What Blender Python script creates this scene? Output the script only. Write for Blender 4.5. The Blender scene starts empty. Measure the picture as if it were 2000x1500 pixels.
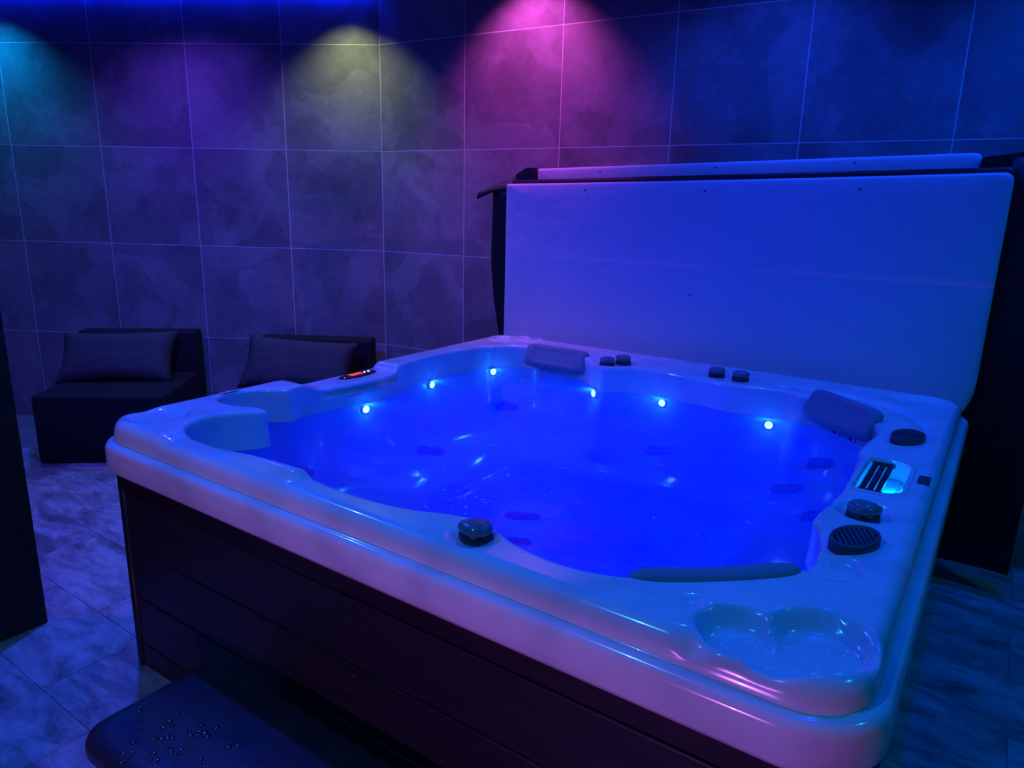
import bpy, bmesh, math, random
from mathutils import Vector, Matrix, noise
random.seed(7)
SC = bpy.context.scene
COL = SC.collection
R = math.radians

# ------------------------------------------------------------------ camera
CAM_H = 1.49
cd = bpy.data.cameras.new('camera'); cam = bpy.data.objects.new('camera', cd); COL.objects.link(cam)
cd.sensor_fit = 'HORIZONTAL'; cd.sensor_width = 36.0; cd.lens = 1390.0 / 2000.0 * 36.0
cd.clip_start = 0.02
pitch, roll = R(14.0), -0.0234
fwd = Vector((0, math.cos(pitch), -math.sin(pitch))); r0 = Vector((1, 0, 0)); u0 = r0.cross(fwd)
cr, sr = math.cos(roll), math.sin(roll)
RX = cr * r0 - sr * u0; UY = sr * r0 + cr * u0
m = Matrix((RX, UY, -fwd)).transposed().to_4x4(); m.translation = Vector((0, 0, CAM_H))
cam.matrix_world = m
SC.camera = cam

# ------------------------------------------------------------------ view, world
SC.view_settings.view_transform = 'Standard'; SC.view_settings.look = 'None'
SC.view_settings.exposure = 0.0; SC.view_settings.gamma = 1.0
SC.view_settings.use_curve_mapping = False
try:
    SC.cycles.use_denoising = True
    SC.cycles.max_bounces = 5; SC.cycles.diffuse_bounces = 2; SC.cycles.glossy_bounces = 2; SC.cycles.transparent_max_bounces = 8
    SC.cycles.sample_clamp_indirect = 4.0
    SC.cycles.blur_glossy = 0.6
    SC.cycles.adaptive_threshold = 0.05
except Exception:
    pass
w = bpy.data.worlds.new('world'); SC.world = w; w.use_nodes = True
w.node_tree.nodes['Background'].inputs[0].default_value = (0.0015, 0.001, 0.008, 1)
w.node_tree.nodes['Background'].inputs[1].default_value = 1.0

# ------------------------------------------------------------------ lamps of the room and added fill lamps (colour, place, watt, cone)
CEIL = 2.70
# name, label, (x, y), colour, watt, cone degrees, aim (dx, dy) tilt
SPOTS = [
    ('cyan spotlight recessed in ceiling at far left of tiled wall', (-3.22, 4.52), (0.000, 0.330, 1.000), 41.2, 112),
    ('blue violet spotlight recessed in ceiling above the left foam chair', (-2.03, 4.12), (0.153, 0.045, 1.000), 44.4, 140),
    ('pale yellow spotlight recessed in ceiling near the wall bend', (-1.02, 4.36), (0.860, 1.000, 0.440), 20.0, 105),
    ('magenta spotlight recessed in ceiling left of the raised spa cover', (-0.075, 3.78), (1.000, 0.102, 0.867), 39.2, 100, (0.26, 0.47)),
    ('blue spotlight recessed in ceiling above the rear tub rim', (0.92, 2.98), (0.008, 0.055, 1.000), 51.6, 150),
    ('azure spotlight recessed in ceiling at right end of tiled wall', (1.88, 2.48), (0.000, 0.067, 1.000), 56.0, 140),
    ('blue spotlight recessed in ceiling above the right tub rim', (0.95, 1.45), (0.000, 0.015, 1.000), 54.0, 150),
    ('strong blue spotlight recessed in ceiling above the left walkway', (-1.55, 2.75), (0.014, 0.051, 1.000), 226.0, 170),
    ('azure spotlight recessed in ceiling above the spa step', (-1.00, 0.60), (0.023, 0.252, 1.000), 87.2, 160),
    ('added violet fill spotlight in ceiling near the left end of the room', (-2.60, 2.20), (0.360, 0.180, 1.000), 40.0, 170),  # extra fill lamp, added for violet on wall and rim
    ('added teal fill spotlight in ceiling at the far right of the room', (2.30, 0.60), (0.000, 0.800, 1.000), 26.0, 160),  # extra fill lamp, added to tint the right side
]
FILL_LAMP = ((-1.073, -0.438, 0.0), (0.639, 0.149, 1.0), 41.6)  # added fill lamp for the lip: place, colour, watt
LEDSTRIP_STRENGTH = 36.0
TUB_MAIN_W = 5.1
TUB_LED_W = 0.33
SKIM_W = 0.6

# ------------------------------------------------------------------ helpers
def new_mat(name):
    mt = bpy.data.materials.new(name); mt.use_nodes = True
    nt = mt.node_tree
    return mt, nt, nt.nodes['Principled BSDF']

def N(nt, typ, **kw):
    n = nt.nodes.new(typ)
    for k, v in kw.items():
        if k.startswith('i_'):
            n.inputs[int(k[2:])].default_value = v
        else:
            setattr(n, k, v)
    return n

def ramp(nt, fac, stops):
    n = nt.nodes.new('ShaderNodeValToRGB')
    el = n.color_ramp.elements
    while len(el) < len(stops): el.new(0.5)
    for e, (p, c) in zip(el, stops):
        e.position = p; e.color = (c[0], c[1], c[2], 1) if not isinstance(c, float) else (c, c, c, 1)
    nt.links.new(fac, n.inputs[0]); return n.outputs[0]

def noise_tex(nt, vec, scale, detail=4, rough=0.55, dist=0.0):
    n = nt.nodes.new('ShaderNodeTexNoise')
    n.inputs['Scale'].default_value = scale; n.inputs['Detail'].default_value = detail
    n.inputs['Roughness'].default_value = rough; n.inputs['Distortion'].default_value = dist
    if vec is not None: nt.links.new(vec, n.inputs['Vector'])
    return n.outputs['Fac']

def bump(nt, h, strength, dist, bs):
    b = nt.nodes.new('ShaderNodeBump'); b.inputs['Strength'].default_value = strength; b.inputs['Distance'].default_value = dist
    nt.links.new(h, b.inputs['Height']); nt.links.new(b.outputs[0], bs.inputs['Normal']); return b

def obj_coords(nt, rand=True, scale=(1, 1, 1), rotz=0.0):
    tc = nt.nodes.new('ShaderNodeTexCoord')
    mp = nt.nodes.new('ShaderNodeMapping')
    mp.inputs['Scale'].default_value = scale; mp.inputs['Rotation'].default_value = (0, rotz, rotz)
    out = tc.outputs['Object']
    if rand:
        oi = nt.nodes.new('ShaderNodeObjectInfo')
        ml = nt.nodes.new('ShaderNodeVectorMath'); ml.operation = 'SCALE'
        cb = nt.nodes.new('ShaderNodeCombineXYZ')
        nt.links.new(oi.outputs['Random'], cb.inputs[0]); nt.links.new(oi.outputs['Random'], cb.inputs[1]); nt.links.new(oi.outputs['Random'], cb.inputs[2])
        nt.links.new(cb.outputs[0], ml.inputs[0]); ml.inputs['Scale'].default_value = 37.0
        ad = nt.nodes.new('ShaderNodeVectorMath'); ad.operation = 'ADD'
        nt.links.new(out, ad.inputs[0]); nt.links.new(ml.outputs[0], ad.inputs[1]); out = ad.outputs[0]
    nt.links.new(out, mp.inputs['Vector'])
    return mp.outputs[0]

def link(name, me, mat, parent=None, smooth=True, loc=None, rot=None):
    o = bpy.data.objects.new(name, me); COL.objects.link(o)
    if mat is not None and len(me.materials) == 0: me.materials.append(mat)
    if smooth:
        for p in me.polygons: p.use_smooth = True
    if parent is not None: o.parent = parent
    if loc is not None: o.location = loc
    if rot is not None: o.rotation_euler = rot
    return o

def from_bm(name, bm, mat, parent=None, smooth=True, loc=None, rot=None):
    me = bpy.data.meshes.new(name); bmesh.ops.recalc_face_normals(bm, faces=bm.faces[:]); bm.to_mesh(me); bm.free()
    return link(name, me, mat, parent, smooth, loc, rot)

def box_bm(x0, x1, y0, y1, z0, z1, bevel=0.0, seg=2, bm=None):
    own = bm is None
    bm = bm or bmesh.new()
    g = bmesh.ops.create_cube(bm, size=1.0)
    for v in g['verts']:
        v.co = Vector(((x0 + x1) / 2 + v.co.x * (x1 - x0), (y0 + y1) / 2 + v.co.y * (y1 - y0), (z0 + z1) / 2 + v.co.z * (z1 - z0)))
    if bevel > 0:
        es = list({e for v in g['verts'] for e in v.link_edges})
        bmesh.ops.bevel(bm, geom=es, offset=bevel, segments=seg, profile=0.5, affect='EDGES')
    return bm

def box(name, dims, mat, parent=None, bevel=0.0, seg=2, smooth=False, loc=None, rot=None):
    return from_bm(name, box_bm(*dims, bevel=bevel, seg=seg), mat, parent, smooth, loc, rot)

def lathe_bm(profile, n=32, sx=1.0, sy=1.0, bm=None, tear=0.0):
    bm = bm or bmesh.new()
    rings = []
    for (r, z) in profile:
        ring = []
        for i in range(n):
            a = 2 * math.pi * i / n
            k = 1 + tear * max(0, math.cos(a)) ** 3
            ring.append(bm.verts.new((r * math.cos(a) * sx * k, r * math.sin(a) * sy * (1 - 0.25 * tear * max(0, math.cos(a))), z)))
        rings.append(ring)
    for a, b in zip(rings, rings[1:]):
        for i in range(n):
            bm.faces.new((a[i], a[(i + 1) % n], b[(i + 1) % n], b[i]))
    bm.faces.new(rings[0][::-1]); bm.faces.new(rings[-1])
    return bm

def rr_loop(a, b, r, n=10):
    """rounded rectangle outline, counter clockwise"""
    pts = []
    for cx, cy, a0 in ((a - r, -b + r, -90), (a - r, b - r, 0), (-a + r, b - r, 90), (-a + r, -b + r, 180)):
        for i in range(n + 1):
            t = R(a0 + 90 * i / n); pts.append((cx + r * math.cos(t), cy + r * math.sin(t)))
    return pts

def loft_bm(loops, cap0=True, cap1=True, bm=None):
    bm = bm or bmesh.new()
    vs = [[bm.verts.new(p) for p in lp] for lp in loops]
    n = len(vs[0])
    for a, b in zip(vs, vs[1:]):
        for i in range(n):
            bm.faces.new((a[i], a[(i + 1) % n], b[(i + 1) % n], b[i]))
    if cap0: bm.faces.new(vs[0][::-1])
    if cap1: bm.faces.new(vs[-1])
    return bm

def empty(name, loc, rotz=0.0, label=None, cat=None, group=None):
    o = bpy.data.objects.new(name, None); COL.objects.link(o); o.location = loc; o.rotation_euler = (0, 0, rotz)
    o.empty_display_size = 0.1
    if label: o['label'] = label
    if cat: o['category'] = cat
    if group: o['group'] = group
    return o

def tag(o, label, cat, group=None):
    o['label'] = label; o['category'] = cat
    if group: o['group'] = group
    return o

def struct(o): o['kind'] = 'structure'; return o

def add_light(name, kind, loc, color, watt, parent=None, radius=0.02, cone=None, blend=0.5, rot=None):
    ld = bpy.data.lights.new(name, kind); ld.color = color; ld.energy = watt
    ld.shadow_soft_size = radius
    if kind == 'SPOT': ld.spot_size = R(cone); ld.spot_blend = blend
    o = bpy.data.objects.new(name, ld); COL.objects.link(o); o.location = loc
    if rot: o.rotation_euler = rot
    if parent is not None: o.parent = parent
    return o

def sstep(a, b, x):
    if a == b: return 0.0 if x < a else 1.0
    t = min(1, max(0, (x - a) / (b - a))); return t * t * (3 - 2 * t)

# ------------------------------------------------------------------ materials
def mat_slate():
    mt, nt, bs = new_mat('slate_tile')
    vec = obj_coords(nt, True, (1, 1, 1), 0.6)
    big = noise_tex(nt, vec, 1.9, 6, 0.62, 0.35)
    sharp = ramp(nt, noise_tex(nt, vec, 2.6, 3, 0.5, 0.5), [(0.47, 0.0), (0.52, 1.0)])
    fine = noise_tex(nt, vec, 26, 5, 0.65)
    c1 = ramp(nt, big, [(0.3, (0.17, 0.165, 0.17)), (0.7, (0.33, 0.32, 0.32))])
    mx = nt.nodes.new('ShaderNodeMixRGB'); mx.blend_type = 'MULTIPLY'; mx.inputs[0].default_value = 1
    nt.links.new(c1, mx.inputs[1])
    nt.links.new(ramp(nt, sharp, [(0, (0.86, 0.86, 0.86)), (1, (1.08, 1.08, 1.08))]), mx.inputs[2])
    mx2 = nt.nodes.new('ShaderNodeMixRGB'); mx2.blend_type = 'MULTIPLY'; mx2.inputs[0].default_value = 1
    nt.links.new(mx.outputs[0], mx2.inputs[1]); nt.links.new(ramp(nt, fine, [(0.2, (0.8, 0.8, 0.8)), (0.8, (1.15, 1.15, 1.15))]), mx2.inputs[2])
    nt.links.new(mx2.outputs[0], bs.inputs['Base Color'])
    bs.inputs['Roughness'].default_value = 0.55; bs.inputs['Specular IOR Level'].default_value = 0.3
    bump(nt, sharp, 0.25, 0.004, bs)
    return mt

def mat_floor():
    mt, nt, bs = new_mat('stone_floor')
    vec = obj_coords(nt, True, (1, 2.6, 1), 0.35)
    a = noise_tex(nt, vec, 3.0, 6, 0.65, 0.8); b = noise_tex(nt, vec, 11, 6, 0.7, 0.4)
    mx = nt.nodes.new('ShaderNodeMixRGB'); mx.blend_type = 'MULTIPLY'; mx.inputs[0].default_value = 1
    nt.links.new(ramp(nt, a, [(0.36, (0.17, 0.165, 0.16)), (0.60, (0.47, 0.46, 0.45))]), mx.inputs[1])
    nt.links.new(ramp(nt, b, [(0.32, (0.62, 0.62, 0.62)), (0.55, (1.0, 1.0, 1.0))]), mx.inputs[2])
    nt.links.new(mx.outputs[0], bs.inputs['Base Color'])
    nt.links.new(ramp(nt, b, [(0.3, 0.28), (0.7, 0.5)]), bs.inputs['Roughness'])
    bump(nt, b, 0.3, 0.002, bs)
    return mt

def mat_plain(name, col, rough=0.6, spec=0.4, coat=0.0, bscale=None, bstr=0.2, bdist=0.002, var=0.0, metal=0.0):
    mt, nt, bs = new_mat(name)
    vec = obj_coords(nt, False)
    bs.inputs['Roughness'].default_value = rough; bs.inputs['Specular IOR Level'].default_value = spec
    bs.inputs['Coat Weight'].default_value = coat; bs.inputs['Coat Roughness'].default_value = 0.05
    bs.inputs['Metallic'].default_value = metal
    f = noise_tex(nt, vec, 6 if not bscale else bscale * 0.3, 4, 0.6)
    lo = tuple(c * (1 - var) for c in col); hi = tuple(min(1, c * (1 + var)) for c in col)
    nt.links.new(ramp(nt, f, [(0.3, lo), (0.7, hi)]), bs.inputs['Base Color'])
    if bscale: bump(nt, noise_tex(nt, vec, bscale, 4, 0.6), bstr, bdist, bs)
    return mt

def mat_acrylic():
    mt, nt, bs = new_mat('marbled_acrylic')
    vec = obj_coords(nt, False, (1, 1.8, 1), 0.5)
    wv = nt.nodes.new('ShaderNodeTexWave'); wv.inputs['Scale'].default_value = 1.3; wv.inputs['Distortion'].default_value = 9
    wv.inputs['Detail'].default_value = 3; wv.inputs['Detail Scale'].default_value = 1.2
    nt.links.new(vec, wv.inputs['Vector'])
    n1 = noise_tex(nt, vec, 5, 4, 0.6, 1.0)
    mx = nt.nodes.new('ShaderNodeMixRGB'); mx.blend_type = 'MULTIPLY'; mx.inputs[0].default_value = 1
    nt.links.new(ramp(nt, wv.outputs['Fac'], [(0.0, (0.71, 0.71, 0.71)), (0.35, (0.79, 0.79, 0.78)), (1, (0.82, 0.81, 0.80))]), mx.inputs[1])
    nt.links.new(ramp(nt, n1, [(0.3, (0.9, 0.9, 0.9)), (0.6, (1, 1, 1))]), mx.inputs[2])
    nt.links.new(mx.outputs[0], bs.inputs['Base Color'])
    bs.inputs['Roughness'].default_value = 0.16; bs.inputs['Specular IOR Level'].default_value = 0.5
    bs.inputs['Coat Weight'].default_value = 0.6; bs.inputs['Coat Roughness'].default_value = 0.03
    return mt

def mat_wood(name, c0, c1, rough, rnd=True):
    mt, nt, bs = new_mat(name)
    vec = obj_coords(nt, rnd, (1.2, 1.2, 14), 0.0)
    f = noise_tex(nt, vec, 3.0, 6, 0.6, 0.6)
    nt.links.new(ramp(nt, f, [(0.3, c0), (0.7, c1)]), bs.inputs['Base Color'])
    bs.inputs['Roughness'].default_value = rough; bs.inputs['Specular IOR Level'].default_value = 0.3
    bump(nt, f, 0.15, 0.002, bs)
    return mt

def mat_emit(name, col, strength):
    mt, nt, bs = new_mat(name)
    bs.inputs['Base Color'].default_value = (0.05, 0.05, 0.05, 1)
    bs.inputs['Emission Color'].default_value = (col[0], col[1], col[2], 1); bs.inputs['Emission Strength'].default_value = strength
    return mt

def mat_water():
    mt = bpy.data.materials.new('aerated_water'); mt.use_nodes = True; nt = mt.node_tree
    for n in list(nt.nodes): nt.nodes.remove(n)
    out = nt.nodes.new('ShaderNodeOutputMaterial')
    vec = obj_coords(nt, False)
    tr = nt.nodes.new('ShaderNodeBsdfTransparent'); tr.inputs[0].default_value = (0.45, 0.75, 1, 1)
    tl = nt.nodes.new('ShaderNodeBsdfTranslucent'); tl.inputs[0].default_value = (0.05, 0.22, 0.95, 1)
    gl = nt.nodes.new('ShaderNodeBsdfGlossy'); gl.inputs['Roughness'].default_value = 0.03
    h1 = noise_tex(nt, vec, 7, 3, 0.5, 0.5); h2 = noise_tex(nt, vec, 55, 2, 0.5, 0.3)
    patch = ramp(nt, noise_tex(nt, vec, 2.6, 2, 0.5), [(0.45, 0.0), (0.62, 1.0)])
    ml = nt.nodes.new('ShaderNodeMath'); ml.operation = 'MULTIPLY'; nt.links.new(h2, ml.inputs[0]); nt.links.new(patch, ml.inputs[1])
    ad = nt.nodes.new('ShaderNodeMath'); ad.operation = 'MULTIPLY_ADD'; nt.links.new(ml.outputs[0], ad.inputs[0]); ad.inputs[1].default_value = 0.8; nt.links.new(h1, ad.inputs[2])
    b = nt.nodes.new('ShaderNodeBump'); b.inputs['Strength'].default_value = 0.5; b.inputs['Distance'].default_value = 0.012
    nt.links.new(ad.outputs[0], b.inputs['Height']); nt.links.new(b.outputs[0], gl.inputs['Normal'])
    murk = ramp(nt, noise_tex(nt, vec, 1.5, 4, 0.6, 0.6), [(0.3, 0.58), (0.7, 0.78)])
    m1 = nt.nodes.new('ShaderNodeMixShader'); nt.links.new(murk, m1.inputs[0]); nt.links.new(tr.outputs[0], m1.inputs[1]); nt.links.new(tl.outputs[0], m1.inputs[2])
    fr = nt.nodes.new('ShaderNodeFresnel'); fr.inputs['IOR'].default_value = 1.33; nt.links.new(b.outputs[0], fr.inputs['Normal'])
    m2 = nt.nodes.new('ShaderNodeMixShader'); nt.links.new(fr.outputs[0], m2.inputs[0]); nt.links.new(m1.outputs[0], m2.inputs[1]); nt.links.new(gl.outputs[0], m2.inputs[2])
    nt.links.new(m2.outputs[0], out.inputs[0])
    return mt

M_SLATE = mat_slate(); M_FLOOR = mat_floor()
M_GROUT = mat_plain('pale_grout', (0.75, 0.73, 0.72), 0.9, 0.1)
M_FGROUT = mat_plain('floor_grout', (0.20, 0.20, 0.20), 0.9, 0.1)
M_CEIL = mat_plain('ceiling_paint', (0.22, 0.22, 0.23), 0.9, 0.1)
M_DARKWALL = mat_plain('dark_wall_paint', (0.10, 0.10, 0.10), 0.8, 0.2)
M_ACR = mat_acrylic()
M_CAB = mat_wood('charcoal_composite', (0.013, 0.011, 0.014), (0.024, 0.020, 0.025), 0.45)
M_POST = mat_plain('black_corner_post', (0.010, 0.009, 0.011), 0.45, 0.3)
M_PILLOW = mat_plain('grey_soft_foam', (0.27, 0.27, 0.29), 0.5, 0.35, bscale=300, bstr=0.1, bdist=0.001)
M_KNOBBASE = mat_plain('dark_grey_plastic', (0.035, 0.035, 0.04), 0.35, 0.5)
M_KNOBCAP = mat_plain('grey_gloss_plastic', (0.20, 0.20, 0.22), 0.22, 0.5, coat=0.4)
M_GRILLE = mat_plain('slate_grey_plastic', (0.07, 0.075, 0.09), 0.45, 0.4)
M_CHROME = mat_plain('chrome', (0.75, 0.75, 0.78), 0.12, 0.5, metal=1.0)
M_BLACK = mat_plain('black_vinyl', (0.012, 0.011, 0.013), 0.5, 0.35, bscale=60, bstr=0.15, bdist=0.002)
M_LINER = mat_plain('white_liner', (0.66, 0.66, 0.68), 0.55, 0.3, bscale=5, bstr=0.25, bdist=0.02, var=0.05)
M_FABRIC = mat_plain('black_outdoor_fabric', (0.017, 0.017, 0.020), 0.8, 0.2, bscale=200, bstr=0.15, bdist=0.001, var=0.15)
M_CUSHION = mat_plain('dark_grey_cushion_fabric', (0.055, 0.057, 0.064), 0.75, 0.25, bscale=160, bstr=0.2, bdist=0.001, var=0.15)
M_WALNUT = mat_wood('dark_walnut_panel', (0.035, 0.016, 0.010), (0.09, 0.045, 0.028), 0.5)
M_STEP = mat_plain('wet_black_plastic', (0.032, 0.032, 0.04), 0.24, 0.5, bscale=14, bstr=0.18, bdist=0.004, var=0.4)
M_TRAY = mat_plain('clear_white_plastic', (0.8, 0.85, 0.9), 0.2, 0.5)
M_LED = mat_emit('led_lens', (0.25, 0.8, 1.0), 30.0)
M_SKIMLED = mat_emit('skimmer_led', (0.02, 0.40, 1.0), 1.7)
M_STRIP = mat_emit('blue_led_strip', (0.0, 0.01, 1.0), LEDSTRIP_STRENGTH)
M_PANEL = mat_plain('gloss_black_panel', (0.03, 0.01, 0.01), 0.08, 0.6)
M_RED = mat_emit('red_display', (1.0, 0.06, 0.03), 0.9)
M_WARMDOT = mat_emit('panel_indicator', (1.0, 0.55, 0.4), 4.0)
M_METALTRIM = mat_plain('brushed_steel_trim', (0.5, 0.5, 0.5), 0.35, 0.5, metal=1.0)
M_WATER = mat_water()
def mat_drop():
    mt, nt, bs = new_mat('water_drops')
    bs.inputs['Base Color'].default_value = (0.9, 0.95, 1, 1); bs.inputs['Roughness'].default_value = 0.1
    bs.inputs['Specular IOR Level'].default_value = 0.6
    return mt
M_DROP = mat_drop()
M_STEPDROP = mat_plain('drops_on_black', (0.03, 0.03, 0.04), 0.13, 1.0)

# ------------------------------------------------------------------ the room shell
D = Vector((-0.83, 4.565))
LD = Vector((-0.9970, 0.0772)).normalized()      # along the left tiled wall, away from the bend
RD = Vector((0.8750, -0.4841)).normalized()      # along the right tiled wall, away from the bend
PITCH = 0.601
def wall_tiled(name, direction, ncol, flip):
    ang = math.atan2(direction.y, direction.x)
    # local: x along the wall away from D, y into the room (flip) , z up
    inn = -1 if flip else 1
    L = ncol * PITCH
    me_o = box(name, (0, L, 0 if inn < 0 else -0.12, 0.12 if inn < 0 else 0, 0, CEIL), M_GROUT)
    me_o.location = (D.x, D.y, 0); me_o.rotation_euler = (0, 0, ang)
    struct(me_o)
    ms = {}
    for zi, (z0, z1) in enumerate(((0, .6), (.6, 1.2), (1.2, 1.8), (1.8, 2.4), (2.4, CEIL))):
        hh = z1 - z0
        key = round(hh, 3)
        if key not in ms:
            bm = box_bm(-PITCH / 2 + .0025, PITCH / 2 - .0025, -0.0008, 0.0008, .0025, hh - .0025, bevel=0.0004, seg=1)
            me = bpy.data.meshes.new('tile'); bm.to_mesh(me); bm.free(); me.materials.append(M_SLATE); ms[key] = me
        for c in range(ncol):
            o = bpy.data.objects.new('tile', ms[key]); COL.objects.link(o); o.parent = me_o
            o.location = ((c + .5) * PITCH, 0.0, z0)
    return me_o
# left wall: direction points left, room is towards -y => rotate: local +y for direction angle ~176deg is world -y -> inn=+1
wall_tiled('wall_back_left', LD, 6, False)
wall_tiled('wall_back_right', RD, 8, True)

LE = D + LD * 6 * PITCH; RE = D + RD * 8 * PITCH
FRONT_Y = -2.4
struct(box('wall_left', (LE.x - .12, LE.x, FRONT_Y, LE.y, 0, CEIL), M_DARKWALL))
struct(box('wall_right', (RE.x, RE.x + .12, FRONT_Y, RE.y, 0, CEIL), M_DARKWALL))
struct(box('wall_front', (LE.x, RE.x, FRONT_Y - .12, FRONT_Y, 0, CEIL), M_DARKWALL))
struct(box('ceiling', (LE.x - .2, RE.x + .2, FRONT_Y - .2, 5.2, CEIL, CEIL + .12), M_CEIL))
fl = struct(box('floor', (LE.x - .2, RE.x + .2, FRONT_Y - .2, 5.2, -.15, -.0035), M_FGROUT))

# tub frame
TH = R(-34.6)
TA = Vector((math.cos(TH), math.sin(TH))); TN = Vector((-math.sin(TH), math.cos(TH)))
TO = TA * -1.135 + TN * 2.03
def tub2world(u, v, z=0.0):
    p = TO + TA * u + TN * v; return Vector((p.x, p.y, z))

def inside_room(p):
    if p.x < LE.x + .01 or p.x > RE.x - .01 or p.y < FRONT_Y + .01: return False
    q = Vector((p.x, p.y)) - D
    nl = Vector((LD.y, -LD.x)); nl = nl if nl.y < 0 else -nl
    nr = Vector((RD.y, -RD.x)); nr = nr if nr.y < 0 else -nr
    return q.dot(nl) > 0.0 and q.dot(nr) > 0.0
FU, FV = 0.62, 0.315
bm = box_bm(-FU / 2 + .0009, FU / 2 - .0009, -FV / 2 + .0009, FV / 2 - .0009, -0.006, 0.0, bevel=0.0006, seg=1)
fme = bpy.data.meshes.new('floor_tile'); bm.to_mesh(fme); bm.free(); fme.materials.append(M_FLOOR)
cnt = 0
for j in range(-9, 14):
    v = -0.96 + FV * (j + .5)
    for i in range(-9, 9):
        u = i * FU + (FU * .5 if j % 2 else 0) + .1
        if abs(u) < 0.70 and abs(v) < 0.85: continue
        p = tub2world(u, v)
        # only where the floor can be seen: the left walkway, around the step, the right strip
        if not ((u < -0.6 and -3.6 < u and v > -1.75) or (u > 0.6 and u < 2.6 and v > -1.4 and v < 1.5) or (-0.9 < v + 0 and False) or (v < -0.75 and v > -1.75 and u < 0.9)): continue
        if not inside_room(p): continue
        o = bpy.data.objects.new('floor_tile', fme); COL.objects.link(o); o.parent = fl
        o.location = (p.x, p.y, 0); o.rotation_euler = (0, 0, TH); cnt += 1
print('floor tiles', cnt)

# dark wooden partition at the left, running parallel to the tub side
pw = struct(box('wall_partition', (-1.56, -1.523, -2.35, -1.105, 0, CEIL), M_POST)); pw.location = (TO.x, TO.y, 0); pw.rotation_euler = (0, 0, TH)
bm = box_bm(-.006, .006, -.6245, .6245, .0015, .2985, bevel=.0015, seg=1)
pme = bpy.data.meshes.new('plank'); bm.to_mesh(pme); bm.free(); pme.materials.append(M_WALNUT)
for k in range(9):
    o = bpy.data.objects.new('plank', pme); COL.objects.link(o); o.parent = pw
    o.location = (-1.517, -1.7235, .3 * k)

# blue LED strip hugging the ceiling along the left tiled wall
ls = from_bm('led_strip', box_bm(.02, 6 * PITCH - .05, .012, .03, CEIL - .022, CEIL - .004, bevel=.003), M_STRIP, None, False, (D.x, D.y, 0), (0, 0, math.atan2(LD.y, LD.x)))
tag(ls, 'blue LED strip running along the ceiling above the left tiled wall', 'led strip')

# ceiling spotlights
def ceiling_spot(label, xy, col, watt, cone, aim=None):
    e = empty('ceiling_spotlight', (xy[0], xy[1], CEIL), 0, label, 'spotlight', 'recessed coloured ceiling spotlights')
    from_bm('trim_ring', lathe_bm([(.034, 0), (.05, 0), (.05, -.004), (.045, -.007), (.034, -.005)], 24), M_METALTRIM, e)
    from_bm('lens', lathe_bm([(.033, -.001), (.033, -.004), (.02, -.0045)], 20), mat_emit('lens_glow', col, 60.0), e)
    rot = Vector((-aim[0], -aim[1], 1)).to_track_quat('Z', 'Y').to_euler() if aim else None
    add_light('lamp', 'SPOT', (0, 0, -.012), col, watt, e, 0.025, cone, 0.8, rot)
for s in SPOTS: ceiling_spot(*s)
# added low fill lamp, unseen behind the viewer, lights the tub lip
fill_rig = empty('fill_lamp', FILL_LAMP[0], R(-34.6), 'added violet fill lamp with hood, unseen behind the camera, lighting the tub lip', 'fill lamp')
from_bm('base', lathe_bm([(.17, 0), (.17, .015), (.15, .02)], 28), M_POST, fill_rig)
from_bm('stem', lathe_bm([(.012, .02), (.012, .40)], 16), M_POST, fill_rig)
from_bm('bulb', lathe_bm([(.008, .40), (.016, .41), (.018, .425), (.010, .437)], 16), mat_emit('fill_lamp_glow', FILL_LAMP[1], 6.0), fill_rig)
arc = [R(90 - 20 - i * (360 - 59.7) / 60) for i in range(61)]
bm = bmesh.new(); va = []
for z_ in (.02, .479): va.append([[bm.verts.new((r_ * math.cos(t_), r_ * math.sin(t_), z_)) for t_ in arc] for r_ in (.158, .162)])
for i in range(60):
    for r_ in (0, 1): bm.faces.new((va[0][r_][i], va[0][r_][i + 1], va[1][r_][i + 1], va[1][r_][i]))
    for z_ in (0, 1): bm.faces.new((va[z_][0][i], va[z_][0][i + 1], va[z_][1][i + 1], va[z_][1][i]))
for i in (0, 60): bm.faces.new((va[0][0][i], va[0][1][i], va[1][1][i], va[1][0][i]))
from_bm('light_shield', bm, M_POST, fill_rig)  # added to keep the fill light off the wall and cover
from_bm('cutoff_hood', lathe_bm([(.165, .4775), (.17, .4775), (.168, .486), (.05, .53), (.02, .535)], 40), M_POST, fill_rig)  # height set to cut the fill light just above the lip
for k in range(3):
    a_ = R((180, 270, 0)[k]); from_bm('strut', box_bm(-.003, .003, -.003, .003, .015, .48), M_POST, fill_rig, False, (.062 * math.cos(a_), .062 * math.sin(a_), 0))
add_light('lamp', 'POINT', (0, 0, .446), FILL_LAMP[1], FILL_LAMP[2], fill_rig, .003)

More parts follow.
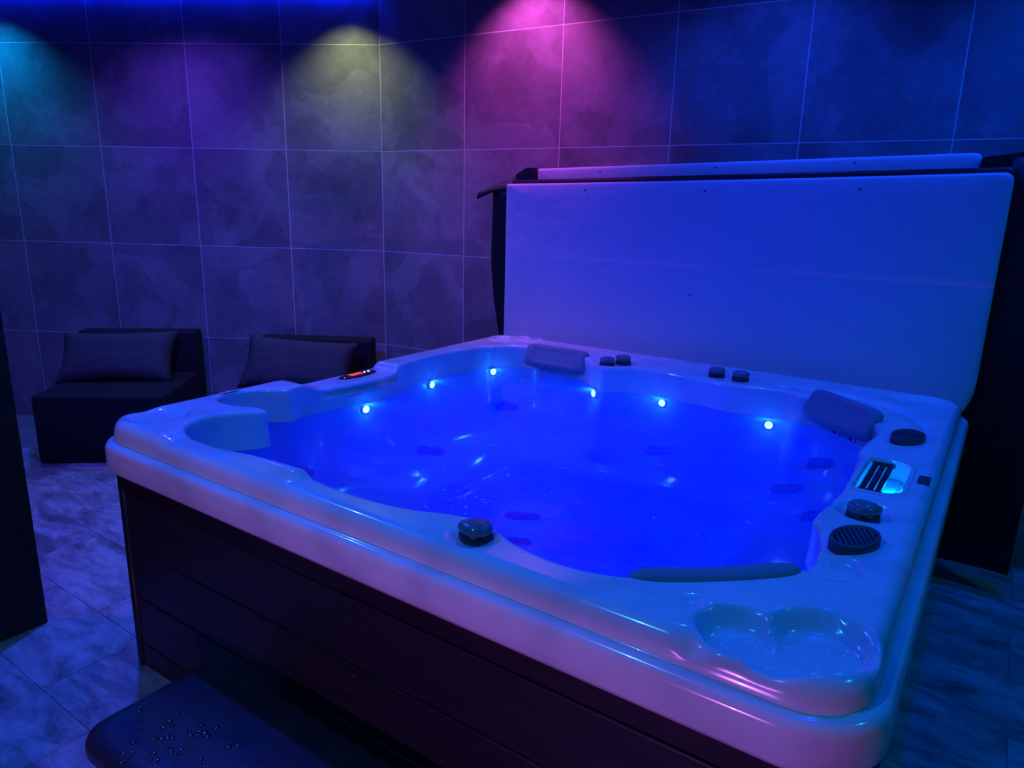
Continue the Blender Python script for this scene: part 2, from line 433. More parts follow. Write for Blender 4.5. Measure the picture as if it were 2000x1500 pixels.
# ------------------------------------------------------------------ hot tub
tub = empty('hot_tub', (TO.x, TO.y, 0), TH, 'white marbled acrylic hot tub with charcoal slatted cabinet, filled with glowing blue water', 'hot tub')
HA, HB, CR = 1.095, 1.072, 0.14
ZD, ZW = 0.83, 0.718
CTRL = [(-.70, -.955), (-.55, -.957), (-.40, -.960), (-.28, -.952), (-.20, -.948), (-.10, -.955), (.02, -.950), (.12, -.930), (.20, -.898),
        (.27, -.885), (.33, -.90), (.40, -.93), (.50, -.945), (.58, -.935), (.655, -.90), (.76, -.81), (.86, -.72), (.895, -.65), (.90, -.56),
        (.878, -.47), (.855, -.42), (.862, -.33), (.872, -.22), (.872, -.10), (.864, .04), (.862, .11), (.85, .18), (.855, .27), (.862, .38),
        (.83, .52), (.74, .64), (.63, .71), (.56, .715), (.50, .735), (.40, .72), (.29, .705), (.2, .72), (.09, .735), (-.04, .75), (-.16, .71),
        (-.25, .67), (-.33, .72), (-.42, .79), (-.55, .82), (-.74, .825), (-.88, .73), (-.945, .55), (-.95, .36), (-.94, .20), (-.905, .06),
        (-.89, -.03), (-.905, -.17), (-.925, -.29), (-.926, -.38), (-.918, -.43), (-.912, -.455), (-.93, -.475), (-.985, -.525), (-1.026, -.60), (-1.012, -.67),
        (-.95, -.705), (-.88, -.70), (-.81, -.672), (-.765, -.664), (-.748, -.685), (-.77, -.725), (-.80, -.765), (-.825, -.825), (-.82, -.89), (-.775, -.938)]
def catmull(P, per):
    out = []; n = len(P)
    for i in range(n):
        p0, p1, p2, p3 = (Vector(P[(i + k) % n]) for k in (-1, 0, 1, 2))
        for s in range(per):
            t = s / per
            out.append(0.5 * ((2 * p1) + (-p0 + p2) * t + (2 * p0 - 5 * p1 + 4 * p2 - p3) * t * t + (-p0 + 3 * p1 - 3 * p2 + p3) * t ** 3))
    return out
def resample(P, n):
    n0 = len(P); d = [0]
    for i in range(n0): d.append(d[-1] + (P[(i + 1) % n0] - P[i]).length)
    out = []; j = 0
    for k in range(n):
        s = d[-1] * k / n
        while d[j + 1] < s: j += 1
        t = (s - d[j]) / (d[j + 1] - d[j]); out.append(P[j].lerp(P[(j + 1) % n0], t))
    return out
NC = 1000
CONT = resample(catmull(CTRL, 14), NC)
NRM = []
for i in range(NC):
    t = CONT[(i + 2) % NC] - CONT[(i - 2) % NC]; NRM.append(Vector((t.y, -t.x)).normalized())   # outward for ccw contour
if sum(n.dot(c) for n, c in zip(NRM, CONT)) < 0: NRM = [-n for n in NRM]

def ray_rr(dx, dy, a, b, r):
    """distance along (dx,dy) from the centre to a rounded rectangle"""
    lo, hi = 0.2, 2.2
    def inside(t):
        x, y = abs(dx * t), abs(dy * t)
        qx, qy = x - (a - r), y - (b - r)
        return math.hypot(max(qx, 0), max(qy, 0)) + min(max(qx, qy), 0) < r
    for _ in range(30):
        mid = (lo + hi) / 2
        if inside(mid): lo = mid
        else: hi = mid
    return lo

def blob(u, v, cu, cv, r, soft):
    return 1 - sstep(r - soft, r + soft, math.hypot(u - cu, v - cv))
def deck_dz(u, v):
    z = 0.0
    # raised near left corner, lowered strip by the control panel, raised far left corner
    z += 0.012 * (1 - sstep(-.42, -.30, v)) * (1 - sstep(-.80, -.70, u))
    if u < -0.8: z -= 0.024 * sstep(-.40, -.28, v) * (1 - sstep(.085, .115, v))
    # low ridge along the front inner edge
    z += 0.020 * sstep(-.62, -.36, u) * (1 - sstep(-.235, -.19, u)) * sstep(-1.02, -.975, v) * (1 if v < -.5 else 0)
    # cup holder recess in the front right corner
    d = max(blob(u, v, .862, -.958, .062, .014), blob(u, v, .978, -.900, .076, .014), .9 * blob(u, v, .925, -.975, .052, .02), .9 * blob(u, v, .94, -.925, .04, .02))
    z -= 0.036 * d
    # notch through the outer ridge
    z -= 0.022 * blob(u, v, .815, -1.045, .022, .018)
    # shallow dish in the near left corner
    z -= 0.012 * blob(u, v, -.965, -.915, .085, .014) * (1 if True else 0)
    # two coaster rings in the far left corner
    for cu, cv in ((-.955, .90), (-.845, .985)):
        dd = math.hypot(u - cu, v - cv); z += 0.008 * (sstep(.075, .06, dd)) - 0.012 * sstep(.052, .042, dd)
    # dish in the far right corner
    z -= 0.014 * blob(u, v, .935, .905, .085, .02)
    # curved crease behind the rear right pillow
    dd = math.hypot(u - .60, v - .43); z -= 0.010 * math.exp(-((dd - .40) / .022) ** 2) * sstep(.45, .6, u) * sstep(.35, .5, v)
    # knob recess by the rear pillow, knob dishes
    z -= 0.012 * blob(u, v, -.27, .80, .10, .03)
    z -= 0.012 * blob(u, v, .945, -.31, .058, .015)
    z -= 0.010 * blob(u, v, .935, -.64, .055, .012)
    z -= 0.010 * blob(u, v, .31, -.965, .04, .02)
    # leaf shaped dimples
    z -= 0.008 * blob(u, v, .47, .80, .02, .012)
    z -= 0.006 * blob(u, v, .77, -.93, .018, .012)
    return z
# skimmer recess rectangle in the deck
SKU0, SKU1, SKV0, SKV1 = .886, 1.003, -.178, .118
def skim(u, v):
    cu, cv = (SKU0 + SKU1) / 2, (SKV0 + SKV1) / 2
    r = .055 if u > cu else .012
    qx, qy = abs(u - cu) - (SKU1 - SKU0) / 2 + r, abs(v - cv) - (SKV1 - SKV0) / 2 + r
    d = math.hypot(max(qx, 0), max(qy, 0)) + min(max(qx, qy), 0) - r
    return 1 - sstep(-.004, .004, d)

OUT_PROF = [(.06, .690), (.012, .690), (.003, .694), (0, .703), (0, .730), (0, .757), (.002, .767), (.008, .775), (.017, .779), (.024, .779), (.0265, .783),
            (.0275, .795), (.030, .808), (.036, .819), (.044, .826), (.054, .8295), (.064, .83)]
NDECK = 56
FIL = .018
bm = bmesh.new(); rings = []
dirs = [c.normalized() for c in CONT]
for (d, z) in OUT_PROF:
    ring = []
    for k in range(NC):
        t = ray_rr(dirs[k].x, dirs[k].y, HA - d, HB - d, CR - d)
        p = dirs[k] * t; dz = deck_dz(p.x, p.y) * sstep(.785, .83, z)
        ring.append(bm.verts.new((p.x, p.y, z + dz)))
    rings.append(ring)
outer = [Vector(v.co[:2]) for v in rings[-1]]
inner = [CONT[k] + NRM[k] * FIL for k in range(NC)]
for s in range(1, NDECK + 1):
    t = s / NDECK; ring = []
    for k in range(NC):
        p = outer[k].lerp(inner[k], t)
        z = ZD + deck_dz(p.x, p.y) - 0.055 * skim(p.x, p.y)
        ring.append(bm.verts.new((p.x, p.y, z)))
    rings.append(ring)
for s in range(1, 7):
    a = math.pi / 2 * s / 6; ring = []
    for k in range(NC):
        p = CONT[k] + NRM[k] * (FIL * (1 - math.sin(a)))
        e = inner[k]; z = ZD + deck_dz(e.x, e.y) - FIL * (1 - math.cos(a))
        ring.append(bm.verts.new((p.x, p.y, z)))
    rings.append(ring)
# the tub's inside walls, seats and foot well
for z, off, sc in ((.79, .0, 1.0), (.75, .002, 1.0), (.70, .006, 1.0), (.64, .012, .995), (.56, .02, .985), (.50, .03, .97), (.46, .045, .95), (.435, .06, .91), (.42, .07, .80), (.415, .07, .64), (.39, .07, .58), (.30, .07, .55), (.15, .07, .53), (.10, .07, .48), (.09, .07, .3), (.088, .07, .1)):
    ring = []
    for k in range(NC):
        p = (CONT[k] - NRM[k] * off) * sc
        if sc < .95:
            # lower rings relax to a rounded rectangle
            rr = ray_rr(dirs[k].x, dirs[k].y, .9, .85, .3) * sc; q = dirs[k] * rr; p = p.lerp(q, min(1, (.95 - sc) * 4))
        ring.append(bm.verts.new((p.x, p.y, z)))
    rings.append(ring)
for a, b in zip(rings, rings[1:]):
    for i in range(NC):
        j = (i + 1) % NC; bm.faces.new((a[i], a[j], b[j], b[i]))
bm.faces.new(rings[-1])
shell = from_bm('shell', bm, M_ACR, tub)
shell['label'] = 'white marbled acrylic shell with moulded rim and seats'

# cabinet: horizontal boards on four sides, corner posts, plinth
CU, CV = HA - .045, HB - .045
BZ = [(.012, .088), (.092, .258), (.262, .428), (.432, .606), (.610, .695)]
for side in range(4):
    L = (CU if side % 2 == 0 else CV) - .055
    dd = CV if side % 2 == 0 else CU
    for z0, z1 in BZ:
        b = from_bm('cabinet_board', box_bm(-L, L, -dd, -dd + .018, z0, z1, bevel=.004, seg=2), M_CAB, tub, False)
        b.rotation_euler = (0, 0, side * math.pi / 2)
for sx, sy, rz in ((-1, -1, 0), (1, -1, 90), (1, 1, 180), (-1, 1, 270)):
    lp = []
    pts = [(-.0, .07)]
    out = []
    r = .05
    path = [(0.0, .062), (0.0, r)] + [(r - r * math.cos(R(90 * i / 8)), r - r * math.sin(R(90 * i / 8))) for i in range(1, 9)] + [(.062, 0.0)]
    inn = [(.062, .022), (.04, .024), (.026, .032), (.022, .05), (.022, .062)]
    prof = path + inn
    hx, hy = (CU + .006, CV + .006) if rz % 180 == 0 else (CV + .006, CU + .006)
    lo = [(-hx + p[0], -hy + p[1], .012) for p in prof]; l1 = [(-hx + p[0], -hy + p[1], .03) for p in prof]; hi = [(-hx + p[0], -hy + p[1], .695) for p in prof]
    c = from_bm('corner_post', loft_bm([lo, l1, hi]), M_POST, tub, True)
    c.rotation_euler = (0, 0, R(rz))
box('plinth', (-CU + .03, CU - .03, -CV + .03, CV - .03, 0.0, .085), M_POST, tub)
for side in range(4):
    hu, hv = (CU, CV) if side % 2 == 0 else (CV, CU)
    f_ = box('inner_frame', (-hu + .025, hu - .025, -hv + .02, -hv + .03, .08, .69), M_POST, tub); f_.rotation_euler = (0, 0, side * math.pi / 2)

# screw head in a cabinet board
from_bm('screw', lathe_bm([(.004, 0), (.004, .001), (.002, .0018)], 12), M_CHROME, tub, True, (.009, -CV, .403), (R(90), 0, 0))
# pillows
def pillow(name, length, depth, height, loc, rotz, tilt, arc=0.02, label=None):
    """rounded, slightly arched head cushion with a sunken centre panel"""
    bm = bmesh.new(); n = 30; m = 18; g = {}
    for side in (1, -1):
        for i in range(n + 1):
            for j in range(m + 1):
                x = math.sin((-1 + 2 * i / n) * math.pi / 2); y = math.sin((-1 + 2 * j / m) * math.pi / 2)
                # square to rounded rectangle
                k = .16; px = x * math.sqrt(1 - k * y ** 6); py = y * math.sqrt(1 - k * 1.6 * x ** 6)
                t = (max(0, 1 - abs(x) ** 8) * max(0, 1 - abs(y) ** 5)) ** .5
                edge = i in (0, n) or j in (0, m)
                if edge and side == -1: g[(side, i, j)] = g[(1, i, j)]; continue
                pan = .0045 * (1 - sstep(.66, .74, abs(x))) * (1 - sstep(.50, .62, abs(y))) if side < 0 else 0
                yy = side * depth / 2 * (t if side < 0 else t * .8) - side * pan
                g[(side, i, j)] = bm.verts.new((px * length / 2, yy - arc * (1 - px * px) + arc * .5, py * height / 2))
        for i in range(n):
            for j in range(m):
                q = (g[(side, i, j)], g[(side, i + 1, j)], g[(side, i + 1, j + 1)], g[(side, i, j + 1)])
                bm.faces.new(q if side < 0 else q[::-1])
    o = from_bm(name, bm, M_PILLOW, tub, True, loc, (tilt, 0, rotz))
    if label: o['label'] = label
    return o
pillow('head_pillow', .345, .060, .11, (.766, -.802, .790), R(41.5 + 180), R(-16), -.014, 'grey foam headrest at front right corner')
pillow('head_pillow', .335, .065, .125, (.727, .604, .808), R(-40), R(-30), -.018, 'grey foam headrest at rear right corner')
pillow('head_pillow', .34, .06, .118, (-.565, .800, .797), R(0), R(-28), -.015, 'grey foam headrest at rear left')

# diverter knobs
def knob(u, v, big, rot, z=None):
    z = ZD + deck_dz(u, v) if z is None else z
    r = .031 if big else .031
    base = from_bm('diverter_base', lathe_bm([(r * 1.08, -.014), (r * 1.10, .003), (r * 1.06, .013), (r * .98, .018)], 32, tear=.2 if big else 0), M_KNOBBASE, tub, True, (u, v, z), (0, 0, R(rot)))
    cap = from_bm('diverter_cap', lathe_bm([(r * .96, .0175), (r * 1.04, .021), (r * 1.05, .028), (r * .95, .035), (r * .6, .0395), (r * .15, .0405)], 32, tear=.3 if big else 0.06), M_KNOBCAP, base, True)
    return base
knob(.315, -.955, True, 200)
knob(.941, -.335, True, 20)
knob(-.265, .735, False, 0); knob(-.225, .815, True, 170)
knob(.205, .80, False, 0); knob(.305, .795, False, 0)

# pop up speakers with slats
def speaker(u, v, rot):
    z = ZD + deck_dz(u, v)
    a, b = .066, .036
    lo = []; l1 = []; l2 = []; l3 = []
    for i in range(40):
        t = 2 * math.pi * i / 40; c, s = math.cos(t), math.sin(t)
        h = .022 + .006 * s
        lo.append((a * c, b * s, -.006)); l1.append((a * c, b * s, h - .004)); l2.append((a * .97 * c, b * .95 * s, h)); l3.append((a * .86 * c, b * .8 * s, h + .0005))
    l4 = [(x, y, zz - .006) for x, y, zz in l3]
    body = from_bm('speaker_housing', loft_bm([lo, l1, l2, l3, l4]), M_GRILLE, tub, True, (u, v, z), (0, 0, R(rot)))
    ae, be = a * .86, b * .8
    d = (math.cos(R(57)), math.sin(R(57))); nn = (-d[1], d[0])
    for k in range(10):
        o_ = -.050 + .0111 * k
        A2 = (d[0] / ae) ** 2 + (d[1] / be) ** 2; B2 = 2 * o_ * (nn[0] * d[0] / ae ** 2 + nn[1] * d[1] / be ** 2); C2 = o_ * o_ * ((nn[0] / ae) ** 2 + (nn[1] / be) ** 2) - 1
        disc = B2 * B2 - 4 * A2 * C2
        if disc <= 0: continue
        t0, t1 = (-B2 - math.sqrt(disc)) / (2 * A2), (-B2 + math.sqrt(disc)) / (2 * A2)
        bm = bmesh.new(); lo_ = []; hi_ = []
        for tt, ss in ((t0, -1), (t1, -1), (t1, 1), (t0, 1)):
            x = nn[0] * (o_ + ss * .0026) + d[0] * tt * .97; y = nn[1] * (o_ + ss * .0026) + d[1] * tt * .97
            zz = .0215 + .006 / b * y; lo_.append((x, y, zz - .004)); hi_.append((x, y, zz))
        from_bm('speaker_slat', loft_bm([lo_, hi_], True, True, bm), M_GRILLE, body, False)
speaker(.957, -.52, 62); speaker(.957, .335, 62)

# skimmer: lit tray, three dark slats, LED bars
sz = ZD - .055
tray = box('skimmer_tray', (SKU0 + .012, SKU1 - .03, SKV0 + .018, SKV1 - .018, sz - .004, sz + .004), M_TRAY, tub, .002)
for k in range(3):
    w0 = .902 + .0185 * k
    box('skimmer_slat', (w0, w0 + .0145, -.136, .106, ZD - .016, ZD - .008), M_POST, tub, .002)
for vv in (-.138, .104): box('skimmer_crossbar', (.900, .956, vv, vv + .004, ZD - .020, ZD - .009), M_POST, tub, .001)
sl = box('skimmer_led', (.900, .958, -.158, -.150, sz + .005, sz + .014), M_SKIMLED, tub, .002)
add_light('skimmer_lamp', 'POINT', (.978, -.02, sz + .03), (0.0, .22, 1.0), SKIM_W, tub, .01)
bz = []
def d_loop(grow):
    u0_, u1_, v0_, v1_ = SKU0 - grow, SKU1 + grow, SKV0 - grow, SKV1 + grow; pts = []
    for cu_, cv_, r_, a0 in ((u1_ - .055, v0_ + .055, .055, -90), (u1_ - .055, v1_ - .055, .055, 0), (u0_ + .012, v1_ - .012, .012, 90), (u0_ + .012, v0_ + .012, .012, 180)):
        for i in range(11): t_ = R(a0 + 9 * i); pts.append((cu_ + r_ * math.cos(t_), cv_ + r_ * math.sin(t_)))
    return pts
bl = [[(p[0], p[1], z_) for p in d_loop(g_)] for g_, z_ in ((.007, ZD - .003), (.007, ZD + .0012), (.005, ZD + .002), (-.004, ZD + .002), (-.006, ZD + .0005), (-.006, ZD - .05))]
from_bm('skimmer_bezel', loft_bm(bl, False, False), M_ACR, tub)
# badge beside the skimmer
bd = box('badge', (1.020, 1.048, -.040, .026, ZD - .004, ZD + .003), M_KNOBBASE, tub, .003)
for k in range(3): box('badge_line', (1.026 + .006 * k, 1.028 + .006 * k, -.03, .016, ZD + .003, ZD + .0036), M_GRILLE, bd)

# top side control panel on the left rim
cz = ZD + deck_dz(-1.0, -.055)
cp = from_bm('control_panel', lathe_bm([(.10, -.004), (.10, .002), (.095, .0045), (.05, .006)], 40, sx=.34, sy=1.0), M_PANEL, tub, True, (-.995, -.055, cz))
box('display', (-.014, .014, -.045, .02, .0058, .0068), M_RED, cp, .0005)
for k in range(2): from_bm('indicator', lathe_bm([(.005, .0055), (.005, .0072), (.002, .008)], 12), M_WARMDOT, cp, True, (0.0, .036 + .022 * k, 0))

# wall lights under the water line
def nearest(u, v):
    k = min(range(NC), key=lambda i: (CONT[i].x - u) ** 2 + (CONT[i].y - v) ** 2); return k
for (u, v, zz) in ((-.88, -.12, .695), (-.93, .33, .700), (-.84, .69, .702), (-.315, .63, .70), (0.0, .70, .695), (.46, .70, .69)):
    k = nearest(u, v); p = CONT[k] - NRM[k] * .010
    lamp = from_bm('underwater_light', lathe_bm([(.021, -.006), (.021, .003), (.017, .006)], 20), M_CHROME, tub, True)
    n = Vector((-NRM[k].x, -NRM[k].y, 0)); q = n.to_track_quat('Z', 'Y'); lamp.location = (p.x, p.y, zz); lamp.rotation_euler = q.to_euler()
    from_bm('lens', lathe_bm([(.0155, .005), (.013, .010), (.005, .0125)], 16), M_LED, lamp, True)
    add_light('lamp', 'POINT', (p.x - NRM[k].x * .03, p.y - NRM[k].y * .03, zz - .004), (0.0, .16, 1.0), TUB_LED_W, tub, .008)
# large flood lights low in the seats and the foot well
for (u, v) in ((-.40, .35), (.40, .32), (.45, -.42), (-.42, -.42), (0, -.02)):
    o = from_bm('flood_light', lathe_bm([(.05, -.004), (.05, .004), (.04, .010), (.02, .013)], 24), M_TRAY, tub, True, (u, v, .092))
    add_light('lamp', 'POINT', (u, v, .20 if u else .25), (0.0, .006, 1.0), TUB_MAIN_W, tub, .06)

# jets: chrome ones at the water line below the rear right pillow, dark ones under water
def jet(u, v, z, r, nrm, mat, nm='jet'):
    o = from_bm(nm, lathe_bm([(r, -.006), (r, .002), (r * .9, .006), (r * .62, .006), (r * .5, -.001), (r * .3, -.001), (r * .25, .004)], 24), mat, tub, True, (u, v, z))
    o.rotation_euler = Vector(nrm).to_track_quat('Z', 'Y').to_euler(); return o
for (u, v) in ((.70, .655), (.765, .60)):
    k = nearest(u, v); p = CONT[k] - NRM[k] * .004; jet(p.x, p.y, .732, .019, (-NRM[k].x, -NRM[k].y, .3), M_CHROME)
for (u, v) in ((.633, .24), (.667, .56), (.763, .076), (.153, .33), (.145, -.604), (.078, -.459), (-.62, .45), (-.5, -.2), (-.70, -.62)):
    for du, dv in ((0, 0), (.035, .022)):
        jet(u + du, v + dv, .628, .034 - du * .2, (-u * .5, -v * .5, .9), M_POST)

# ------------------------------------------------------------------ water
bm = bmesh.new(); NR = 70; NWC = 500
wr = []
for s in range(NR + 1):
    t = (s / NR) ** .8
    ring = []
    for k in range(NWC):
        kk = k * 2; p = (CONT[kk] + NRM[kk] * .002) * max(t, .002)
        h = noise.noise(Vector((p.x * 5, p.y * 5, 0))) * .0035 + noise.noise(Vector((p.x * 13, p.y * 13, 4))) * .0016
        ring.append(bm.verts.new((p.x, p.y, ZW + h)))
    wr.append(ring)
for a, b in zip(wr, wr[1:]):
    for i in range(NWC): bm.faces.new((a[i], a[(i + 1) % NWC], b[(i + 1) % NWC], b[i]))
bm.faces.new(wr[0])
water = from_bm('water', bm, M_WATER, None, True, (TO.x, TO.y, 0), (0, 0, TH))
tag(water, 'bubbling water glowing vivid blue inside the hot tub', 'water')

# ------------------------------------------------------------------ spa cover, folded and standing behind the tub
cover = empty('spa_cover', (TO.x, TO.y, 0), TH, 'folded spa cover standing upright behind the tub, white liner facing the water, black vinyl edges', 'spa cover')
def ztop(u): return 1.625 + .0195 * u
# front half: liner slab with rounded lower corners
nu, nz = 44, 26
def slab(name, u0, u1, zb, zt_off, v0, v1, mat, rad, sag=0.0, rl=.02):
    pts = []
    for i in range(9): a = R(180 + 90 * i / 8); pts.append((u0 + rl + rl * math.cos(a), zb + rl + rl * math.sin(a)))
    for i in range(9): a = R(270 + 90 * i / 8); pts.append((u1 - rad + rad * math.cos(a) * 1.0, zb + rad * 1.6 + rad * 1.6 * math.sin(a)))
    for i in range(5): a = R(0 + 90 * i / 4); pts.append((u1 - .03 + .03 * math.cos(a), ztop(u1) + zt_off - .03 + .03 * math.sin(a)))
    for i in range(1, 10): uu = u1 + (u0 - u1) * i / 10; pts.append((uu, ztop(uu) + zt_off - sag * math.sin(math.pi * i / 10)))
    for i in range(5): a = R(90 + 90 * i / 4); pts.append((u0 + .012 + .012 * math.cos(a), ztop(u0) + zt_off - .012 + .012 * math.sin(a)))
    cu = (u0 + u1) / 2; czz = (zb + 1.63) / 2
    def sh(k): return [(cu + (p[0] - cu) * k, czz + (p[1] - czz) * k) for p in pts]
    loops = []
    for k, v in ((.05, v0 - .006), (.5, v0 - .006), (.86, v0 - .005), (.95, v0 - .003), (.975, v0 - .001), (.985, v0 + .000), (.994, v0 + .004), (1.0, v0 + .012), (1.0, v1 - .012), (.994, v1 - .003), (.985, v1), (.97, v1), (.5, v1)):
        loops.append([(p[0], v, p[1]) for p in sh(k)])
    return from_bm(name, loft_bm(loops), mat, cover, True)
fp = slab('front_panel', -1.095, 1.092, .695, 0.0, 1.100, 1.160, M_LINER, .12, .004)
fp['label'] = 'white liner of the front cover half'
slab('vinyl_back', -1.10, 1.10, .60, .022, 1.158, 1.205, M_BLACK, .06)
rp = slab('rear_panel', -.975, .985, .62, .078, 1.206, 1.275, M_LINER, .06)
rp['label'] = 'white top strip of the rear cover half'
# small dark eyelets on the liner
for u, z in ((-.62, 1.575), (-.02, 1.575), (.60, 1.585), (-.05, 1.12)):
    e_ = from_bm('eyelet', lathe_bm([(.004, 0), (.004, .002), (.002, .003)], 12), M_BLACK, cover, True, (u, 1.094, z), (R(90), 0, 0))
for u in (-.60, -.02, .55):
    from_bm('eyelet', lathe_bm([(.004, 0), (.004, .002), (.002, .003)], 12), M_BLACK, cover, True, (u, 1.2055, ztop(u) + .055), (R(90), 0, 0))
# black corner caps of the rear half
for s, ua, ub in ((-1, -1.09, -.972), (1, .982, 1.13)):
    zt = ztop(ua) + .07
    lp0 = [(ua, 1.185, zt - .05 if s < 0 else zt - .16), (ub, 1.185, zt - .09 if s < 0 else zt - .16), (ub, 1.185, zt + .012), (ua + .6 * (ub - ua), 1.185, zt + .015 if s < 0 else zt), (ua, 1.185, zt - .02 if s < 0 else zt - .01)]
    lp1 = [(p[0], 1.285, p[2]) for p in lp0]
    from_bm('corner_cap', loft_bm([lp0, lp1]), M_BLACK, cover, False)
# skirt flaps at both ends: thin hanging vinyl with a wavy outer edge
def flap(rows, name, v_at):
    bm = bmesh.new(); T = .004; nx = 8
    fr = []; bk = []
    for (z, ui, uo) in rows:
        a = []; b = []
        for i in range(nx + 1):
            t = i / nx; u = ui + (uo - ui) * t
            v = v_at + .018 * math.sin(t * 3.0 + z * 2) + .02 * t
            a.append(bm.verts.new((u, v, z))); b.append(bm.verts.new((u, v + T, z)))
        fr.append(a); bk.append(b)
    for r in range(len(rows) - 1):
        for i in range(nx):
            bm.faces.new((fr[r][i], fr[r][i + 1], fr[r + 1][i + 1], fr[r + 1][i])); bm.faces.new((bk[r][i], bk[r + 1][i], bk[r + 1][i + 1], bk[r][i + 1]))
        bm.faces.new((fr[r][0], fr[r + 1][0], bk[r + 1][0], bk[r][0])); bm.faces.new((fr[r][nx], bk[r][nx], bk[r + 1][nx], fr[r + 1][nx]))
    for r in (0, len(rows) - 1):
        for i in range(nx): bm.faces.new((fr[r][i], fr[r][i + 1], bk[r][i + 1], bk[r][i]))
    return from_bm(name, bm, M_BLACK, cover, True)
def lerp_rows(keys, n=16):
    out = []
    for i in range(n + 1):
        z = keys[0][0] + (keys[-1][0] - keys[0][0]) * i / n
        for a, b in zip(keys, keys[1:]):
            if a[0] >= z >= b[0] - 1e-9:
                t = (a[0] - z) / (a[0] - b[0]); out.append((z, a[1] + (b[1] - a[1]) * t, a[2] + (b[2] - a[2]) * t)); break
    return out
flap(lerp_rows([(1.595, -1.085, -1.205), (1.45, -1.082, -1.205), (1.2, -1.075, -1.205), (1.0, -1.06, -1.18), (.80, -1.04, -1.14), (.66, -1.02, -1.10)]), 'skirt_flap', 1.125)
flap(lerp_rows([(1.70, 1.08, 1.17), (1.66, 1.075, 1.24), (1.58, 1.06, 1.28), (1.3, 1.06, 1.29), (.9, 1.06, 1.30), (.5, 1.02, 1.31), (.12, 1.0, 1.31)]), 'skirt_flap', 1.175)
# curled upper tip of the left flap
bm = bmesh.new(); lps = []
for j in range(9):
    t = j / 8; u = -1.09 - .19 * t; lp = []
    for i in range(10):
        a = R(200 - 170 * i / 9); rr = .018 + .014 * t
        lp.append((u, 1.13 + rr * math.cos(a), 1.578 - .045 * t * t + rr * math.sin(a)))
    for i in range(10):
        a = R(30 + 170 * i / 9); rr = .015 + .014 * t
        lp.append((u, 1.13 + rr * math.cos(a), 1.578 - .045 * t * t + rr * math.sin(a)))
    lps.append(lp)
from_bm('flap_tip', loft_bm(lps), M_BLACK, cover, True)
# lifter frame that carries the cover, standing on the floor
for u in (-1.0, 1.0):
    box('lifter_post', (u - .02, u + .02, 1.165, 1.195, 0, .66), M_BLACK, cover, .004)
box('lifter_bar', (-1.0, 1.0, 1.165, 1.195, .60, .635), M_BLACK, cover, .004)

# ------------------------------------------------------------------ spa step
step = empty('spa_step', tub2world(-.04, -1.27), TH, 'wet black plastic spa step standing in front of the tub cabinet', 'step')
def rr3(a, b, r, z): return [(x, y, z) for x, y in rr_loop(a, b, r, 10)]
A_, B_ = .42, .185
from_bm('tread', loft_bm([rr3(A_ - .012, B_ - .012, .06, .255), rr3(A_ - .002, B_ - .002, .07, .258), rr3(A_, B_, .072, .268), rr3(A_, B_, .072, .284), rr3(A_ - .004, B_ - .004, .07, .295), rr3(A_ - .014, B_ - .014, .062, .3), rr3(A_ - .04, B_ - .04, .05, .3005)]), M_STEP, step)
from_bm('base', loft_bm([rr3(A_ - .005, B_ - .003, .06, 0), rr3(A_ - .02, B_ - .015, .06, .256)]), M_POST, step)

# ------------------------------------------------------------------ foam lounge chairs and cushions
def cushion_bm(w, h, d):
    bm = bmesh.new(); n = 22; g = {}
    for side in (1, -1):
        for i in range(n + 1):
            for j in range(n + 1):
                x = -1 + 2 * i / n; y = -1 + 2 * j / n
                t = (max(0, (1 - x ** 4)) * max(0, (1 - y ** 4))) ** .5
                px = x * w / 2 * (1 - .07 * (1 - y * y)); py = y * h / 2 * (1 - .10 * (1 - x * x))
                edge = i in (0, n) or j in (0, n)
                if edge and side == -1: g[(side, i, j)] = g[(1, i, j)]; continue
                wr_ = .006 * noise.noise(Vector((x * 3, y * 3, side * 2)))
                g[(side, i, j)] = bm.verts.new((px, side * (d / 2 * t + (0 if edge else wr_)), py))
        for i in range(n):
            for j in range(n):
                q = (g[(side, i, j)], g[(side, i + 1, j)], g[(side, i + 1, j + 1)], g[(side, i, j + 1)])
                bm.faces.new(q if side < 0 else q[::-1])
    return bm
def chair(front_left, ang, label):
    e = empty('lounge_chair', (front_left[0], front_left[1], 0), ang, label, 'chair', 'black foam lounge chairs by the wall')
    from_bm('seat', box_bm(0, .72, 0, .62, 0.0, .40, bevel=.02, seg=3), M_FABRIC, e, True)
    from_bm('backrest', box_bm(0.0, .72, .605, .745, 0.0, .665, bevel=.02, seg=3), M_FABRIC, e, True)
    return e
def cushion(chair_o, x, tilt, roll_, label, w=.68, h=.35):
    o = from_bm('cushion', cushion_bm(w, h, .15), M_CUSHION, None, True)
    mtx = Matrix.Translation(chair_o.location) @ Matrix.Rotation(chair_o.rotation_euler.z, 4, 'Z') @ Matrix.Translation((x, .445, .40 + h / 2 - .045)) @ Matrix.Rotation(tilt, 4, 'X') @ Matrix.Rotation(roll_, 4, 'Y')
    o.matrix_world = mtx
    tag(o, label, 'cushion', 'cushions on the lounge chairs'); return o
c1 = chair((-2.69, 3.82), R(6.5), 'black foam lounge chair at far left, beside the wooden partition')
c2 = chair((-1.62, 3.76), R(-2), 'black foam lounge chair half hidden behind the tub rim')
cushion(c1, .30, R(-34), R(-1), 'dark grey cushion leaning on the left lounge chair')
cushion(c2, .31, R(-34), R(3), 'dark grey cushion leaning on the right lounge chair behind the tub')

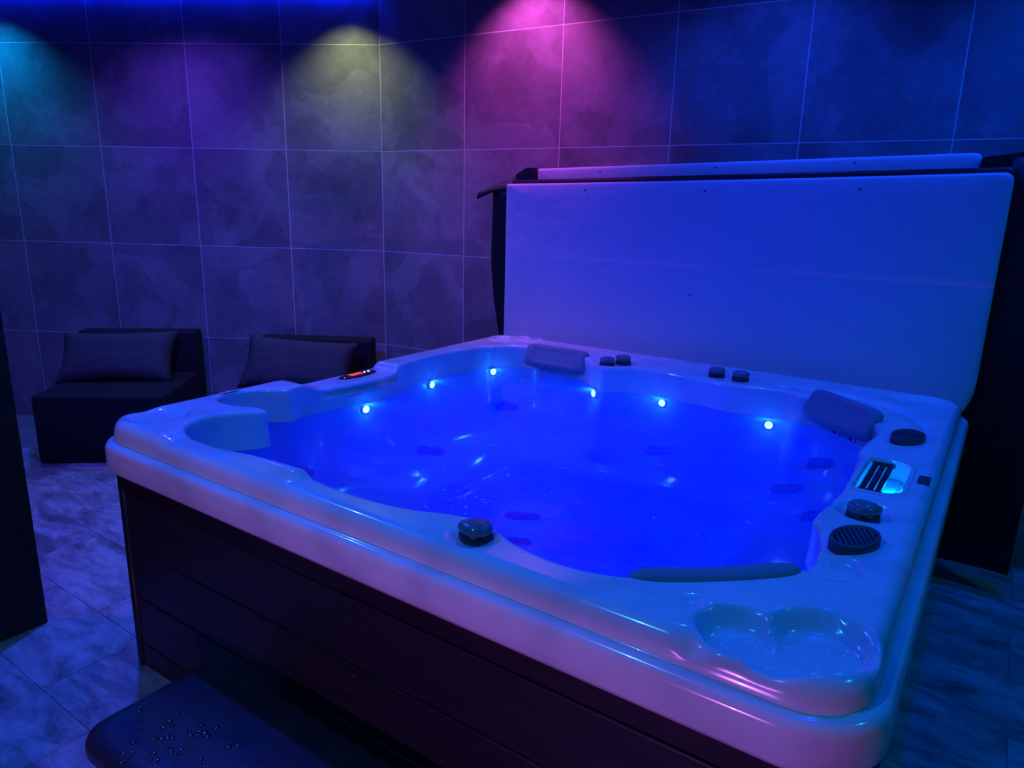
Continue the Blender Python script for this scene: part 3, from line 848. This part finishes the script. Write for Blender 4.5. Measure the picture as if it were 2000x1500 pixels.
# ------------------------------------------------------------------ droplets (uncountable)
def drops(name, spots, label, mat=M_DROP):
    bm = bmesh.new()
    for (p, r) in spots:
        g = bmesh.ops.create_icosphere(bm, subdivisions=2, radius=r)
        for v in g['verts']: v.co = Vector((v.co.x, v.co.y, v.co.z * .32)) + p
    o = from_bm(name, bm, mat, None, True); o['kind'] = 'stuff'; tag(o, label, 'water drops'); return o
sp = []
for _ in range(90):
    u = random.gauss(-.24, .09); v = random.gauss(-1.36, .06)
    if -.43 < u < .3 and -1.44 < v < -1.12: sp.append((tub2world(u, v, .3015), random.uniform(.0025, .008)))
drops('step_water_drops', sp, 'water drops scattered on the wet black step', M_STEPDROP)
sp = []
for _ in range(420):
    c = random.choice(((.88, -.94, .07), (.97, -.88, .06), (-.95, -.9, .08), (-.9, -.8, .1), (.95, -.62, .04), (.93, .27, .04), (.2, .76, .08), (-.1, -.99, .15), (.45, -.99, .12), (.97, .93, .05), (-.9, .95, .07)))
    u = random.gauss(c[0], c[2]); v = random.gauss(c[1], c[2] * .6)
    if abs(u) > HA - .07 or abs(v) > HB - .07: continue
    k = nearest(u, v)
    if (Vector((u, v)) - CONT[k]).dot(NRM[k]) < .025: continue
    if skim(u, v) > .01: continue
    sp.append((tub2world(u, v, ZD + deck_dz(u, v)), random.uniform(.001, .003)))
drops('rim_water_drops', sp, 'tiny water beads on the white tub rim')

# bubbles on the water, pale beads that also stand in for its glints
sp = []
for cu, cv, su, sv, n in ((0.03, -.62, .05, .07, 26), (-.0, -.75, .05, .04, 14), (-.74, .60, .07, .05, 34), (0.0, .62, .09, .05, 60), (-.48, .55, .08, .05, 22), (-.6, .2, .2, .15, 18), (.2, -.45, .2, .12, 14), (.40, .55, .12, .08, 14)):
    for _ in range(n):
        u = random.gauss(cu, su); v = random.gauss(cv, sv); k = nearest(u, v)
        if (Vector((u, v)) - CONT[k]).dot(NRM[k]) > -.02: continue
        sp.append((tub2world(u, v, ZW + .001), random.uniform(.0012, .0042)))
drops('water_bubbles', sp, 'tiny pale beads for bubbles and glints on the glowing blue water')

# small puddle on the floor beside the step
bm = bmesh.new()
ring = []
for i in range(40):
    t = 2 * math.pi * i / 40; r = .075 * (1 + .28 * math.sin(2 * t + .6) + .16 * math.sin(5 * t))
    ring.append((r * 1.4 * math.cos(t), r * .7 * math.sin(t)))
loft_bm([[(x * k, y * k, z) for x, y in ring] for k, z in ((1.0, .0002), (.96, .0012), (.8, .0018), (.3, .002))], True, True, bm)
pd = from_bm('puddle', bm, M_STEPDROP, None, True, tub2world(-.62, -1.46, 0), (0, 0, TH))
tag(pd, 'small shiny puddle on the stone floor beside the black step', 'puddle')
